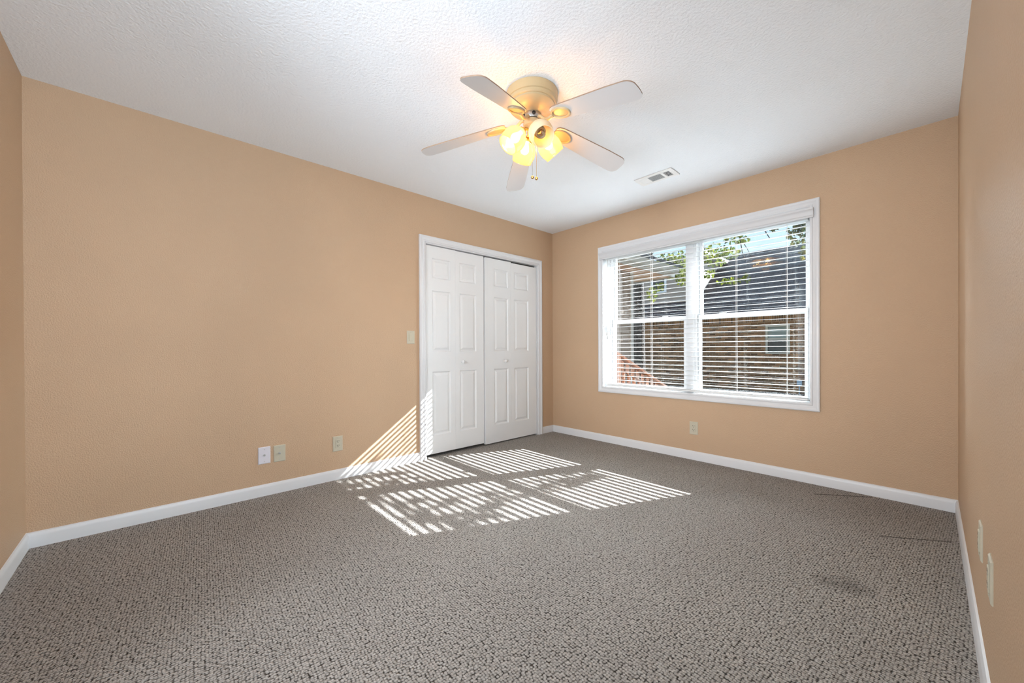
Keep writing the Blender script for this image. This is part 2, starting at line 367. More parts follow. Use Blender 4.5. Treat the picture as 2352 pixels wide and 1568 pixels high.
bprof = [(0, 0), (.0, .012), (.058, .012), (.066, .010), (.076, .006), (.080, .0)]    # (height, proud)
def baseboard(name, a, b, nrm):
    a, b = Vector((*a, 0)), Vector((*b, 0)); n = Vector((*nrm, 0)); mb = MB()
    t = (b-a).normalized()
    vs = []
    for p in (a, b):
        for h, d in bprof: vs.append(p+n*d+Vector((0, 0, h)))
    k = len(bprof)
    mb.add(vs, [(i, (i+1) % k, k+(i+1) % k, k+i) for i in range(k)]+[tuple(range(k)), tuple(range(k, 2*k))])
    o = mb.build(name, 'trim', angle=20); o['kind'] = 'structure'; return o
baseboard('baseboard_left', (0, -LA), (0, -1.845), (1, 0))
baseboard('baseboard_left', (0, -.199), (0, 0), (1, 0))
baseboard('baseboard_back', (0, 0), (LB, 0), (0, -1))
baseboard('baseboard_right', (LB, 0), (LB, SY1), (-1, 0))
baseboard('baseboard_front', (0, -LA), (OX0, -LA), (0, 1))
baseboard('baseboard_front', (OX1, -LA), (LB, -LA), (0, 1))

# casings
cprof = [(0, 0), (0, .010), (.006, .014), (.014, .013), (.018, .009), (.030, .012), (.042, .019), (.052, .019), (.059, .016), (.059, 0)]
t1 = MB(); frame_sweep(t1, DY0, DY1, 0, DZ, cprof, lambda u, v, d: (d, u, v), 'LTR')
tag(t1.build('trim_1', 'trim', angle=25), kind='structure')
j = MB(); j.box(-.118, .001, DY0, DY0+.014, 0, DZ); j.box(-.118, .001, DY1-.014, DY1, 0, DZ); j.box(-.118, .001, DY0+.014, DY1-.014, DZ-.010, DZ)
tag(j.build('trim_2', 'trim', smooth=False), kind='structure')
tag(MB().box(-.075, -.045, DY0+.016, DY1-.016, DZ-.022, DZ-.011).build('trim_3', 'dark', smooth=False), kind='structure')

# ------------------------------------------------------------------ closet doors
def panel_leaf(mb, y0, y1, z0, z1, panels, xf, th=.032):
    """a moulded six-panel leaf: face at x = xf, raised panels let into it"""
    ys = sorted({y0, y1, *[p[0] for p in panels], *[p[1] for p in panels]}); zs = sorted({z0, z1, *[p[2] for p in panels], *[p[3] for p in panels]})
    for a, b in zip(ys, ys[1:]):
        for c, d in zip(zs, zs[1:]):
            hit = [p for p in panels if p[0] <= a+1e-6 and p[1] >= b-1e-6 and p[2] <= c+1e-6 and p[3] >= d-1e-6]
            if not hit:
                mb.add([(xf, a, c), (xf, b, c), (xf, b, d), (xf, a, d)], [(0, 1, 2, 3)])
    for p in panels:
        rings = []
        for ins, dep in ((0, 0), (.005, .007), (.010, .0115), (.017, .0115), (.038, .0015), (.040, .0015)):
            rings.append([(xf-dep, p[0]+ins, p[2]+ins), (xf-dep, p[1]-ins, p[2]+ins), (xf-dep, p[1]-ins, p[3]-ins), (xf-dep, p[0]+ins, p[3]-ins)])
        for r0_, r1_ in zip(rings, rings[1:]):
            mb.add(r0_+r1_, [(i, (i+1) % 4, 4+(i+1) % 4, 4+i) for i in range(4)])
        mb.add(rings[-1], [(0, 1, 2, 3)])
    xb = xf-th
    mb.add([(xb, y0, z0), (xb, y1, z0), (xb, y1, z1), (xb, y0, z1), (xf, y0, z0), (xf, y1, z0), (xf, y1, z1), (xf, y0, z1)],
           [(0, 3, 2, 1), (0, 1, 5, 4), (1, 2, 6, 5), (2, 3, 7, 6), (3, 0, 4, 7)])
def bifold(name, leaves, knob_y, knob_z, xf, z0, ztops):
    root = empty(name, (0, 0, 0), kind='structure')
    for i, (y0, y1, pa, pb) in enumerate(leaves):
        mb = MB(); panel_leaf(mb, y0, y1, z0, ztops[i], [(pa, pb, .203, .808), (pa, pb, .997, 1.578), (pa, pb, 1.695, 1.885)], xf)
        mb.build('door_leaf', 'door', root, angle=8)
    k = MB(); k.lathe([(.001, 0), (.011, 0), (.012, .004), (.008, .010), (.010, .016), (.016, .022), (.0175, .028), (.014, .033), (.006, .036), (.0005, .0365)],
                      Matrix.Translation((xf-.001, knob_y, knob_z)) @ Matrix.Rotation(PI/2, 4, 'Y'), 24)
    k.build('knob', 'door', root)
    return root
bifold('door_1', [(-1.768, -1.4303, -1.692, -1.487), (-1.4297, -1.071, -1.378, -1.170)], -1.352, .895, -.024, .030, (2.000, 1.997))
bifold('door_2', [(-1.062, -.6923, -.940, -.733), (-.6917, -.286, -.640, -.416)], -.793, .889, -.010, .014, (1.990, 1.982))

# ------------------------------------------------------------------ window_1 : casing, jamb, sashes with panes
win = empty('window_1', (0, 0, 0), kind='structure')
wprof = [(.001, 0), (.001, .012), (.006, .016), (.014, .015), (.018, .010), (.030, .013), (.042, .020), (.053, .020), (.060, .016), (.060, 0)]
mb = MB(); frame_sweep(mb, WX0, WX1, WZ0, WZ1, wprof, lambda u, v, d: (u, -d, v)); mb.build('casing', 'trim', win, angle=25)
mb = MB()
mb.box(WX0-E_, WX0, 0, .24, WZ0-E_, WZ1+E_); mb.box(WX1, WX1+E_, 0, .24, WZ0-E_, WZ1+E_); mb.box(WX0, WX1, 0, .24, WZ1, WZ1+E_); mb.box(WX0, WX1, 0, .24, WZ0-E_, WZ0)
mb.build('jamb', 'trim', win, smooth=False)
FX0, FX1 = WX0, WX1
GX = ((.789, 1.560), (1.717, 2.506))
mb = MB()
mb.box(WX0+.001, .762, .125, .235, WZ0+.001, WZ1-.001); mb.box(2.535, WX1-.001, .125, .235, WZ0+.001, WZ1-.001)
mb.box(.762, 2.535, .125, .235, 2.040, WZ1-.001); mb.box(.762, 2.535, .118, .235, WZ0+.001, .618)
mb.box(1.588, 1.689, .112, .235, .618, 2.040); mb.box(1.612, 1.665, .10, .112, .618, 2.040)
mb.build('window_frame', 'vinyl', win, smooth=False, bevel=.002)
def sash(x0, x1, z0, z1, gx0, gx1, gz0, gz1, y0, y1):
    mb = MB()
    mb.box(x0, gx0, y0, y1, z0, z1); mb.box(gx1, x1, y0, y1, z0, z1); mb.box(gx0, gx1, y0, y1, z0, gz0); mb.box(gx0, gx1, y0, y1, gz1, z1)
    s = mb.build('sash', 'vinyl', win, smooth=False, bevel=.002)
    MB().box(gx0-.004, gx1+.004, (y0+y1)/2-.002, (y0+y1)/2+.002, gz0-.004, gz1+.004).build('pane', 'glass', s, smooth=False)
    return s
for i, (a, b) in enumerate(GX):
    x0 = .764 if i == 0 else 1.691; x1 = 1.586 if i == 0 else 2.533
    sash(x0+.001, x1-.001, 1.298, 2.039, a, b, 1.336, 2.016, .178, .202)
    s = sash(x0+.003, x1-.003, .619, 1.334, a, b, .636, 1.292, .134, .166)
    MB().box((a+b)/2-.03-.2*(i*2-1), (a+b)/2+.03-.2*(i*2-1), .122, .134, 1.326, 1.339).build('sash_lock', 'vinyl', s, smooth=False, bevel=.003)

# ------------------------------------------------------------------ blind
bl = empty('venetian_blind', (0, 0, 0), label='white horizontal-slat blind lowered over the double window', cat='blind')
vp = [(0, 0), (.012, .0), (.016, .004), (.026, .006), (.040, .006), (.050, .009), (.058, .016), (.066, .018), (.071, .018), (.071, .006), (.066, -.002), (0, -.006)]
mb = MB()
zb, yb = 1.992, -.030
vs = []
for x in (.703, 2.587):
    for h, d in vp: vs.append((x, yb-d, zb+h))
k = len(vp); mb.add(vs, [(i, (i+1) % k, k+(i+1) % k, k+i) for i in range(k)]+[tuple(range(k)), tuple(range(k, 2*k))])
mb.box(.703, .711, yb+.004, -.0205, zb+.002, zb+.066); mb.box(2.579, 2.587, yb+.004, -.0205, zb+.002, zb+.066)
mb.build('valance', 'valance', bl, angle=25)
MB().box(.752, 2.548, .006, .062, 1.990, 2.040).build('headrail', 'slat', bl, smooth=False, bevel=.002)
mb = MB(); TILT = math.tan(R(3)); SD = .035; YC = .040
for i in range(31):
    z = 1.950-.0437*i
    pts = []
    for q in range(5):
        u = -1+q*.5; pts.append((YC+u*SD/2, z+u*SD/2*TILT+.0012*(1-u*u)))
    vs = []
    for x in (.756, 2.544):
        vs += [(x, y, zz+.00125) for y, zz in pts]+[(x, y, zz-.00125) for y, zz in reversed(pts)]
    mb.add(vs, [(a, (a+1) % 10, 10+(a+1) % 10, 10+a) for a in range(10)]+[tuple(range(10)), tuple(range(10, 20))])
mb.build('slats', 'slat', bl, angle=40)
MB().box(.756, 2.544, YC-.021, YC+.021, .6175, .634).build('bottom_rail', 'slat', bl, smooth=False, bevel=.004)
for x in (.826, .905, 1.278, 2.048, 2.408):
    mb = MB()
    for y in (YC-SD/2-.0012, YC+SD/2+.0012): mb.tube([(x, y, .634), (x, y, 1.992)], .0011, 6)
    if x != .826:
        mb.tube([(x+.006, YC-SD/2-.0016, .634), (x+.006, YC-SD/2-.0016, 1.992)], .0008, 6)
    mb.build('ladder_cord', 'cord', bl)
    MB().lathe([(.0005, -.004), (.004, -.004), (.005, 0), (.0005, 0)], Matrix.Translation((x, YC-.004, .6178)), 10).build('cord_button', 'cord', bl)
lc = MB(); lc.tube([(.775, .012, 1.99), (.777, .010, 1.6), (.776, .010, 1.20)], .0012, 6).tube([(.783, .012, 1.99), (.781, .010, 1.6), (.782, .010, 1.16)], .0012, 6)
lco = lc.build('lift_cord', 'cord', bl)
for x, z in ((.776, 1.20), (.782, 1.16)):
    MB().lathe([(.0005, 0), (.003, 0), (.0045, -.012), (.006, -.03), (.005, -.036), (.0005, -.036)], Matrix.Translation((x, .010, z)), 10).build('tassel', 'steel', lco)
MB().tube([(.790, .004, 1.985), (.789, .003, 1.93), (.786, .004, 1.90)], .003, 8).build('tilt_hook', 'steel', bl)

# ------------------------------------------------------------------ wall plates
def plate(mb, w=.075, h=.118, d=.0055):
    rings = []
    for ins, dep in ((0, 0), (0, .002), (.004, d), (.006, d)):
        rings.append([(-w/2+ins, -dep, -h/2+ins), (w/2-ins, -dep, -h/2+ins), (w/2-ins, -dep, h/2-ins), (-w/2+ins, -dep, h/2-ins)])
    for a, b in zip(rings, rings[1:]): mb.add(a+b, [(i, (i+1) % 4, 4+(i+1) % 4, 4+i) for i in range(4)])
    mb.add(rings[-1], [(0, 1, 2, 3)]); mb.add(rings[0], [(0, 3, 2, 1)]); return mb
def disc(r, y0, y1, x, z): 
    return MB().lathe([(.0002, 0), (r, 0), (r*.9, y0-y1), (.0002, y0-y1)], Matrix.Translation((x, y0, z)) @ Matrix.Rotation(PI/2, 4, 'X'), 12)
# local frame: plate faces -y, centre at the origin
def screws(root, m, zs=(.0415, -.0415)):
    for z in zs: disc(.003, -.006, -.0072, 0, z).build('screw', m, root)
def outlet(name, loc, rz, label):
    r = empty(name, loc, rz, label=label, cat='outlet', group='almond wall outlets')
    plate(MB()).build('cover_plate', 'almond', r, smooth=False)
    mb = MB().box(-.0165, .0165, -.0085, -.005, -.033, .033); mb.build('receptacle', 'almond', r, smooth=False, bevel=.0012)
    for z in (.017, -.017):
        s = MB(); s.box(-.0085, -.0055, -.0088, -.008, z, z+.009); s.box(.0055, .0085, -.0088, -.008, z+.001, z+.008)
        s.lathe([(.0002, 0), (.003, 0), (.003, .0008), (.0002, .0008)], Matrix.Translation((0, -.008, z-.007)) @ Matrix.Rotation(PI/2, 4, 'X'), 12)
        s.build('socket_holes', 'dark', r, smooth=False)
    screws(r, 'almond', (.045, -.045)); return r
def coax(name, loc, rz, m, label):
    r = empty(name, loc, rz, label=label, cat='wall plate', group='cable plates on the long wall')
    plate(MB()).build('cover_plate', m, r, smooth=False)
    c = MB().lathe([(.0002, 0), (.0075, 0), (.0075, .003), (.0048, .003), (.0048, .013), (.0035, .013), (.0035, .009), (.0002, .009)], Matrix.Translation((0, -.006, .002)) @ Matrix.Rotation(PI/2, 4, 'X'), 16)
    c.build('coax_jack', 'steel', r); screws(r, 'steel'); return r
RL = PI/2        # plates on the left wall face +x
coax('cable_plate', (0, -3.063, .283), RL, 'white_plate', 'white cable jack plate low on the long peach wall, left of the almond one')
coax('cable_plate', (0, -2.969, .281), RL, 'almond', 'almond cable jack plate beside the white one low on the long peach wall')
outlet('wall_outlet', (0, -2.567, .282), RL, 'almond power outlet on the long peach wall between the cable plates and the closet')
outlet('wall_outlet', (1.704, 0, .290), 0, 'almond power outlet on the wall below the window')
sw = empty('light_switch', (0, -1.930, 1.131), RL, label='almond rocker light switch beside the closet door casing', cat='light switch')
plate(MB()).build('cover_plate', 'almond', sw, smooth=False)
mb = MB(); mb.prism([(-.005, -.033), (-.0105, -.033), (-.0065, .033), (-.005, .033)], -.0165, .0165, lambda u, v, t: (t, u, v))
mb.build('rocker', 'almond', sw, smooth=False, bevel=.0008); screws(sw, 'almond', (.047, -.047))
RR = -PI/2       # plates on the right wall face -x
outlet('wall_outlet', (LB, -1.635, .385), RR, 'almond outlet plate on the right wall, the farther one, nearer the window')
outlet('wall_outlet', (LB, -1.945, .385), RR, 'almond outlet plate on the right wall, the nearer one, closest to the viewer')

# ------------------------------------------------------------------ ceiling vent
vt = empty('ceiling_vent', (1.478, -.645, H), label='white rectangular air vent on the ceiling near the window', cat='vent')
VW, VD = .318, .160
cells = ((.032, .088, 'w'), (.102, .212, 'g'), (.234, .282, 'd'))
mb = MB(); y0, y1 = .034, .150
y0, y1 = .030, .132
def fr(x0, x1, ya, yb): mb.box(x0, x1, ya, yb, -.008, -.0005)
fr(0, VW, 0, y0); fr(0, VW, y1, VD); xs = [0]
edges = [0]+[e for c in cells for e in c[:2]]+[VW]
for a, b in zip(edges[::2], edges[1::2]): fr(a, b, y0, y1)
mb.build('vent_frame', 'vent', vt, smooth=False, bevel=.002)
MB().box(.098, VW-.02, y0-.006, y1+.006, -.0012, -.0003).build('vent_shade_sheet', 'unlit_inside', vt, smooth=False)  # flat dark sheet behind the louvers, shade put into its colour
def louvers(x0, x1, n, axis, ang, m, w=.010):
    mb = MB()
    for i in range(n):
        if axis == 'x':
            c = y0+(i+.5)*(y1-y0)/n; dy, dz = w/2*math.cos(ang), w/2*math.sin(ang)
            mb.add([(x0, c-dy, -.0055-dz), (x1, c-dy, -.0055-dz), (x1, c+dy, -.0055+dz), (x0, c+dy, -.0055+dz)]+[(x0, c-dy, -.0062-dz), (x1, c-dy, -.0062-dz), (x1, c+dy, -.0062+dz), (x0, c+dy, -.0062+dz)],
                   [(0, 1, 2, 3), (7, 6, 5, 4), (0, 4, 5, 1), (1, 5, 6, 2), (2, 6, 7, 3), (3, 7, 4, 0)])
        else:
            c = x0+(i+.5)*(x1-x0)/n; dx, dz = w/2*math.cos(ang), w/2*math.sin(ang)
            mb.add([(c-dx, y0, -.0055-dz), (c-dx, y1, -.0055-dz), (c+dx, y1, -.0055+dz), (c+dx, y0, -.0055+dz)]+[(c-dx, y0, -.0062-dz), (c-dx, y1, -.0062-dz), (c+dx, y1, -.0062+dz), (c+dx, y0, -.0062+dz)],
                   [(0, 1, 2, 3), (7, 6, 5, 4), (0, 4, 5, 1), (1, 5, 6, 2), (2, 6, 7, 3), (3, 7, 4, 0)])
    return mb.build('louver', m, vt, smooth=False)
MB().box(.028, .092, y0-.002, y1+.002, -.0020, -.0004).build('damper', 'vent', vt, smooth=False)
louvers(.032, .088, 5, 'y', R(10), 'vent', .0114)
louvers(.102, .212, 9, 'x', R(12), 'vent_grey', .0114)
louvers(.234, .282, 4, 'y', R(-40), 'vent', .0055)
louvers(.234, .282, 5, 'x', R(0), 'vent', .005)

# ------------------------------------------------------------------ ceiling fan
FC = Vector((1.672, -2.076, 0))
fan = empty('ceiling_fan', (FC.x, FC.y, H), label='cream five-blade ceiling fan with four frosted lamp shades', cat='ceiling fan')
def z_(z): return z-H
mb = MB(); mb.lathe([(.0005, z_(2.4395)), (.140, z_(2.4395)), (.143, z_(2.436)), (.143, z_(2.400)), (.141, z_(2.392)), (.136, z_(2.389)), (.1355, z_(2.376)), (.132, z_(2.371)), (.127, z_(2.369)),
                     (.1255, z_(2.360)), (.115, z_(2.350)), (.092, z_(2.338)), (.070, z_(2.330)), (.054, z_(2.326)), (.050, z_(2.324)), (.0005, z_(2.324))], None, 64)
mb.build('motor_housing', 'fan_enamel', fan, angle=28)
mb = MB(); mb.lathe([(.0005, z_(2.326)), (.046, z_(2.326)), (.050, z_(2.318)), (.052, z_(2.300)), (.048, z_(2.289)), (.0005, z_(2.289))], None, 32)
fly = mb.build('flywheel', 'steel', fan)
for k in range(5):
    a = R(326+72*k); d = Vector((math.cos(a), math.sin(a), 0))
    MB().lathe([(.0005, 0), (.010, 0), (.010, .004), (.006, .004), (.006, .001), (.0005, .001)], Matrix.Translation(d*.0505+Vector((0, 0, z_(2.306)))) @ d.to_track_quat('Z', 'Y').to_matrix().to_4x4(), 16).build('flywheel_screw', 'dark', fly)
ZR, ZT, RR_, RT = 2.266, 2.166, .15, .635
def outline():
    pts = []; r0_, r1_ = .150, .635
    w = lambda r: .049+.016*min(1, max(0, (r-.15)/.35))
    up_ = [(r0_, .030), (r0_+.012, .042), (r0_+.035, .049)]
    rr = [r0_+.035+(r1_-.05-r0_-.035)*i/10 for i in range(1, 11)]
    up_ += [(r, w(r)) for r in rr]
    wt_ = w(r1_-.05)
    for i in range(1, 11):
        a = PI/2*i/10; up_.append((r1_-.044+.034*math.sin(a)+.010*(i/10), wt_-.032+.032*math.cos(a)))
    up_ += [(r1_+.002, .010)]
    return up_+[(r, -y) for r, y in reversed(up_)]
OUT = outline(); PITCH_B = R(-11)
def blade_pt(r, y, t):
    z = ZR+(r-RR_)/(RT-RR_)*(ZT-ZR)
    return Vector((r, y*math.cos(PITCH_B)-t*math.sin(PITCH_B)*0, z_(z)+y*math.sin(PITCH_B)+t))
bl0 = None
for k in range(5):
    az = R(289.8-72*k)
    if k == 0:
        mb = MB(); mb.prism(OUT, -.003, .003, blade_pt, 0, 1)
        bd = mb.build('blade', ['blade', 'blade_edge'], fan, angle=30); bd.rotation_euler = (0, .028, az)     # this blade sags a little more than the rest
        mb = MB(); cz = lambda r, y, t=0: blade_pt(r, y, -.0035+t)
        ring = [cz(.200+.052*math.cos(2*PI*i/28), .036*math.sin(2*PI*i/28), -.004) for i in range(28)]
        mb.tube(ring, .0055, 8, closed=True)
        arm = [Vector((.045, 0, z_(2.296))), Vector((.065, 0, z_(2.288))), Vector((.09, 0, z_(2.262))), Vector((.115, 0, z_(2.252))), blade_pt(.150, 0, -.008)]
        mb.tube(arm, [.009, .0085, .008, .0085, .010], 10)
        ir = mb.build('blade_iron', 'fan_enamel', bd)
        mb = MB(); n = 28
        mb.prism([(.200+.049*math.cos(2*PI*i/n), .033*math.sin(2*PI*i/n)) for i in range(n)], -.0055, -.0033, blade_pt)
        mb.build('medallion', 'fan_enamel', ir)
    else:
        c = copy_tree(bd, fan); c.rotation_euler = (0, .01 if k == 2 else 0, az)
# light kit
mb = MB(); mb.lathe([(.0005, z_(2.288)), (.042, z_(2.288)), (.047, z_(2.284)), (.049, z_(2.266)), (.046, z_(2.256)), (.034, z_(2.250)), (.026, z_(2.246)), (.026, z_(2.218)), (.018, z_(2.210)), (.0005, z_(2.208))], None, 36)
mb.build('light_kit_bowl', 'fan_enamel', fan)
mb = MB(); mb.lathe([(.0005, z_(2.212)), (.010, z_(2.212)), (.016, z_(2.206)), (.012, z_(2.198)), (.018, z_(2.190)), (.013, z_(2.182)), (.015, z_(2.174)), (.008, z_(2.166)), (.0005, z_(2.162))], None, 20)
mb.build('finial', 'brass', fan)
AZ = (249, 339, 69, 159); LIT = (True, False, True, True)
SH = [(.018, .000), (.025, .004), (.028, .011), (.038, .020), (.052, .036), (.062, .056), (.066, .078), (.0645, .098), (.0595, .116), (.0560, .128), (.0575, .133)]
for k, a in enumerate(AZ):
    a = R(a); d = Vector((math.cos(a), math.sin(a), 0)); tilt = R(47)
    ax = (d*math.cos(tilt)+Vector((0, 0, -math.sin(tilt)))).normalized()
    neck = d*.056+Vector((0, 0, z_(2.224)))
    T = Matrix.Translation(neck) @ ax.to_track_quat('Z', 'Y').to_matrix().to_4x4()
    mb = MB(); mb.tube([d*.022+Vector((0, 0, z_(2.236))), d*.038+Vector((0, 0, z_(2.240))), neck+ax*-.004, neck+ax*.010], [.008, .008, .010, .013], 12)
    mb.lathe([(.0005, -.006), (.018, -.006), (.024, .0), (.025, .012), (.0005, .012)], T, 24)
    arm = mb.build('lamp_arm', 'brass', fan)
    mb = MB(); inner = [(r-.003, z) for r, z in reversed(SH)]
    mb.lathe(SH+inner, T, 40)
    sh = mb.build('lamp_shade', 'shade_lit' if LIT[k] else 'shade_off', fan, angle=60)
    sh['label'] = 'glowing frosted shade' if LIT[k] else 'unlit frosted shade showing a spiral bulb'
    if LIT[k]:
        mb = MB(); mb.lathe([(.0005, .014), (.012, .014), (.013, .030), (.020, .046), (.0255, .062), (.0255, .072), (.019, .084), (.009, .0905), (.0005, .092)], T, 24)
        mb.build('bulb', 'bulb_lit', sh)
        p = T @ Vector((0, 0, .068)); 
        l = bpy.data.lights.new('bulb_light', 'POINT'); lo = bpy.data.objects.new('bulb_light', l); C.objects.link(lo); lo.parent = fan
        lo.location = p; l.energy = 8.0; l.color = (1, .56, .21); l.shadow_soft_size = .02
    else:
        mb = MB(); pts = []
        for i in range(80):
            t = i/79; g = t*2*PI*3.0; rr = .020+.006*math.sin(PI*t)
            pts.append(T @ Vector((rr*math.cos(g), rr*math.sin(g), .030+.058*t)))
        pts += [T @ Vector((.010*math.cos(6*PI+q*.5), .010*math.sin(6*PI+q*.5), .090+.001*q)) for q in range(1, 5)]
        mb.tube(pts, .0062, 8); mb.lathe([(.0005, .012), (.016, .012), (.018, .030), (.0005, .030)], T, 16)
        mb.build('spiral_bulb', 'bulb_off', sh)
for x, y, zb in ((.008, -.006, 1.972), (.022, .012, 1.966)):
    mb = MB(); mb.tube([(x, y, z_(2.196)), (x, y, z_(zb+.008))], .0011, 6)
    ch = mb.build('pull_chain', 'steel' if x < .01 else 'brass', fan)
    MB().sphere((x, y, z_(zb)), .009, 14, 10).build('chain_ball', 'brass', ch)

# ------------------------------------------------------------------ outdoors
g = MB()
g.box(-16, 10, .25, 22, -.75, -.60)
tag(g.build('ground', 'dirt', smooth=False), kind='structure')

# neighbour's brick house with its dark roof and raised wing
nb = empty('brick_house', (0, 12, -.6), label='brick house next door with dark shingle roof and raised wing', cat='house')
def P_(mb, name, m, parent=nb, **k):
    o = mb.build(name, m, parent, **k); return o
# parts below are in the house's own frame: x, y-12, z+.6
def bx(mb, x0, x1, y0, y1, z0, z1): return mb.box(x0, x1, y0-12, y1-12, z0+.6, z1+.6)
mb = MB(); bx(mb, -9, -.72, 12, 12.2, -.6, 1.93); bx(mb, -.02, 7, 12, 12.2, -.6, 1.93); bx(mb, -.72, -.02, 12, 12.2, -.6, .80); bx(mb, -.72, -.02, 12, 12.2, 1.80, 1.93)
P_(mb, 'brick_wall', 'brick', smooth=False)
mb = MB(); bx(mb, -9, 7, 11.99, 12.2, 1.93, 2.13); P_(mb, 'soldier_course', 'soldier', smooth=False)
mb = MB(); bx(mb, -9.3, 7.3, 11.6, 12.2, 2.13, 2.16); P_(mb, 'soffit', 'white_ext', smooth=False)
# main roof slab, tilted: built flat in its own frame so the shingle courses follow the slope
sl = math.hypot(4.06, 3.045); ang = math.atan2(3.045, 4.06)
mb = MB(); mb.box(-9.3, 7.3, -.03, .03, 0, sl)
rf = P_(mb, 'roof', 'shingle', smooth=False); rf.location = (0, 11.6-12, 2.16+.6); rf.rotation_euler = (-(PI/2-ang), 0, 0)
wnd = MB(); bx(wnd, -.72, -.66, 11.97, 12.04, .80, 1.80); bx(wnd, -.08, -.02, 11.97, 12.04, .80, 1.80); bx(wnd, -.66, -.08, 11.97, 12.04, 1.74, 1.80); bx(wnd, -.66, -.08, 11.97, 12.04, .80, .84); bx(wnd, -.66, -.08, 11.98, 12.05, 1.29, 1.35)
wo_ = P_(wnd, 'house_window', 'tan_frame', smooth=False)
mb = MB(); bx(mb, -.66, -.08, 12.03, 12.05, .84, 1.30); P_(mb, 'pane', 'ext_glass', wo_, smooth=False)
mb = MB(); bx(mb, -.66, -.08, 12.03, 12.05, 1.34, 1.745); P_(mb, 'window_shade', 'shade_cloth', wo_, smooth=False)
# raised wing: front wall, sunlit side wall, eave and gable roof
mb = MB()
for i in range(14):
    z0 = 2.2+.19*i; y = 12.6-12
    mb.add([(-9, y, z0+.6), (-3.25, y, z0+.6), (-3.25, y-.02, z0+.6), (-9, y-.02, z0+.6), (-9, y, z0+.79), (-3.25, y, z0+.79)], [(0, 1, 2, 3), (3, 2, 5, 4)])
bx(mb, -9, -3.25, 12.6, 12.7, 2.2, 4.86); P_(mb, 'wing_front_siding', 'siding_shaded', smooth=False)
mb = MB(); bx(mb, -3.27, -3.24, 12.58, 16.2, 2.3, 4.80); P_(mb, 'wing_side_siding', 'siding_sunlit', smooth=False)
mb = MB(); bx(mb, -3.30, -3.23, 12.57, 12.64, 2.3, 4.80); P_(mb, 'corner_trim', 'white_ext', smooth=False)
mb = MB(); bx(mb, -3.3, -2.93, 12.2, 16.2, 4.78, 4.80); bx(mb, -2.95, -2.92, 12.2, 16.2, 4.76, 4.96); P_(mb, 'wing_eave', 'white_ext', smooth=False)
mb = MB(); mb.prism([(-2.88, 4.96), (-6.2, 7.0), (-9.5, 4.96), (-9.5, 5.02), (-6.2, 7.08), (-2.88, 5.02)], 12.2, 16.2, lambda u, v, t: (u, t-12, v+.6)); P_(mb, 'wing_roof', 'shingle', smooth=False)
ww = MB(); bx(ww, -5.22, -5.14, 12.54, 12.62, 3.42, 4.16); bx(ww, -4.62, -4.54, 12.54, 12.62, 3.42, 4.16); bx(ww, -5.14, -4.62, 12.54, 12.62, 4.08, 4.16); bx(ww, -5.14, -4.62, 12.54, 12.62, 3.42, 3.50); bx(ww, -5.14, -4.62, 12.55, 12.62, 3.76, 3.80)
wo_ = P_(ww, 'house_window', 'white_ext', smooth=False)
mb = MB(); bx(mb, -5.14, -4.62, 12.57, 12.59, 3.5, 4.08); P_(mb, 'pane', 'ext_glass', wo_, smooth=False)
mb = MB(); mb.box(.17, .31, 11.93, 11.995, -.22, -.06); mb.box(.225, .255, 11.96, 11.995, -.6, -.22)
tag(mb.build('utility_box', 'grey_box', smooth=False, bevel=.01), 'small pale blue utility box low on the brick wall outside', 'utility box')
# low plank edging along the brick wall
mb = MB()
for i in range(40): mb.box(-6+.25*i, -6+.25*i+.235, 10.6, 10.64, -.6, -.36+.01*math.sin(i*1.7))
mb.box(-6, 4, 10.57, 10.60, -.42, -.38)
tag(mb.build('garden_edging', 'bark', smooth=False), 'low dark plank edging in front of the brick wall outside', 'garden edging')

# own wing to the left: lap siding, soffit, fascia and gutter
wg = empty('house_wing', (-.6, .25, -.6), label='tan-sided house wing with a pale gutter outside the left window', cat='house wing')
L_ = (-.6, .25, -.6)
def lb(mb, x0, x1, y0, y1, z0, z1): return mb.box(x0-L_[0], x1-L_[0], y0-L_[1], y1-L_[1], z0-L_[2], z1-L_[2])
mb = MB()
for i in range(20):
    z0 = -.5+.15*i-L_[2]; ya, yb_ = .26-L_[1], 2.82-L_[1]
    mb.add([(0, ya, z0), (0, yb_, z0), (.022, yb_, z0), (.022, ya, z0), (.004, ya, z0+.15), (.004, yb_, z0+.15)], [(0, 1, 2, 3), (3, 2, 5, 4)])
lb(mb, -.9, -.6, .26, 2.82, -.55, 2.5); mb.build('lap_siding', 'siding_tan', wg, smooth=False)
mb = MB(); lb(mb, -.66, -.565, 2.82, 2.91, -.55, 2.42); mb.build('corner_trim', 'gutter', wg, smooth=False)
mb = MB(); lb(mb, -2.2, -.24, .26, 3.85, 2.42, 2.44); mb.build('soffit', 'soffit', wg, smooth=False)
mb = MB(); lb(mb, -.24, -.215, .26, 3.87, 2.40, 2.56); lb(mb, -2.2, -.215, 3.85, 3.87, 2.40, 2.56); mb.build('fascia', 'gutter', wg, smooth=False)
mb = MB(); mb.prism([(0, 0), (.085, 0), (.105, .05), (.125, .10), (.118, .103), (.10, .06), (.08, .008), (0, .008)], .30, 3.80, lambda u, v, t: (-.215+u-L_[0], t-L_[1], 2.45+v-L_[2])); mb.build('gutter', 'gutter', wg, smooth=False)
mb = MB(); mb.prism([(-.10, 2.565), (-2.4, 3.7), (-2.4, 3.76), (-.10, 2.62)], .26, 3.95, lambda u, v, t: (u-L_[0], t-L_[1], v-L_[2])); mb.build('roof', 'shingle', wg, smooth=False)

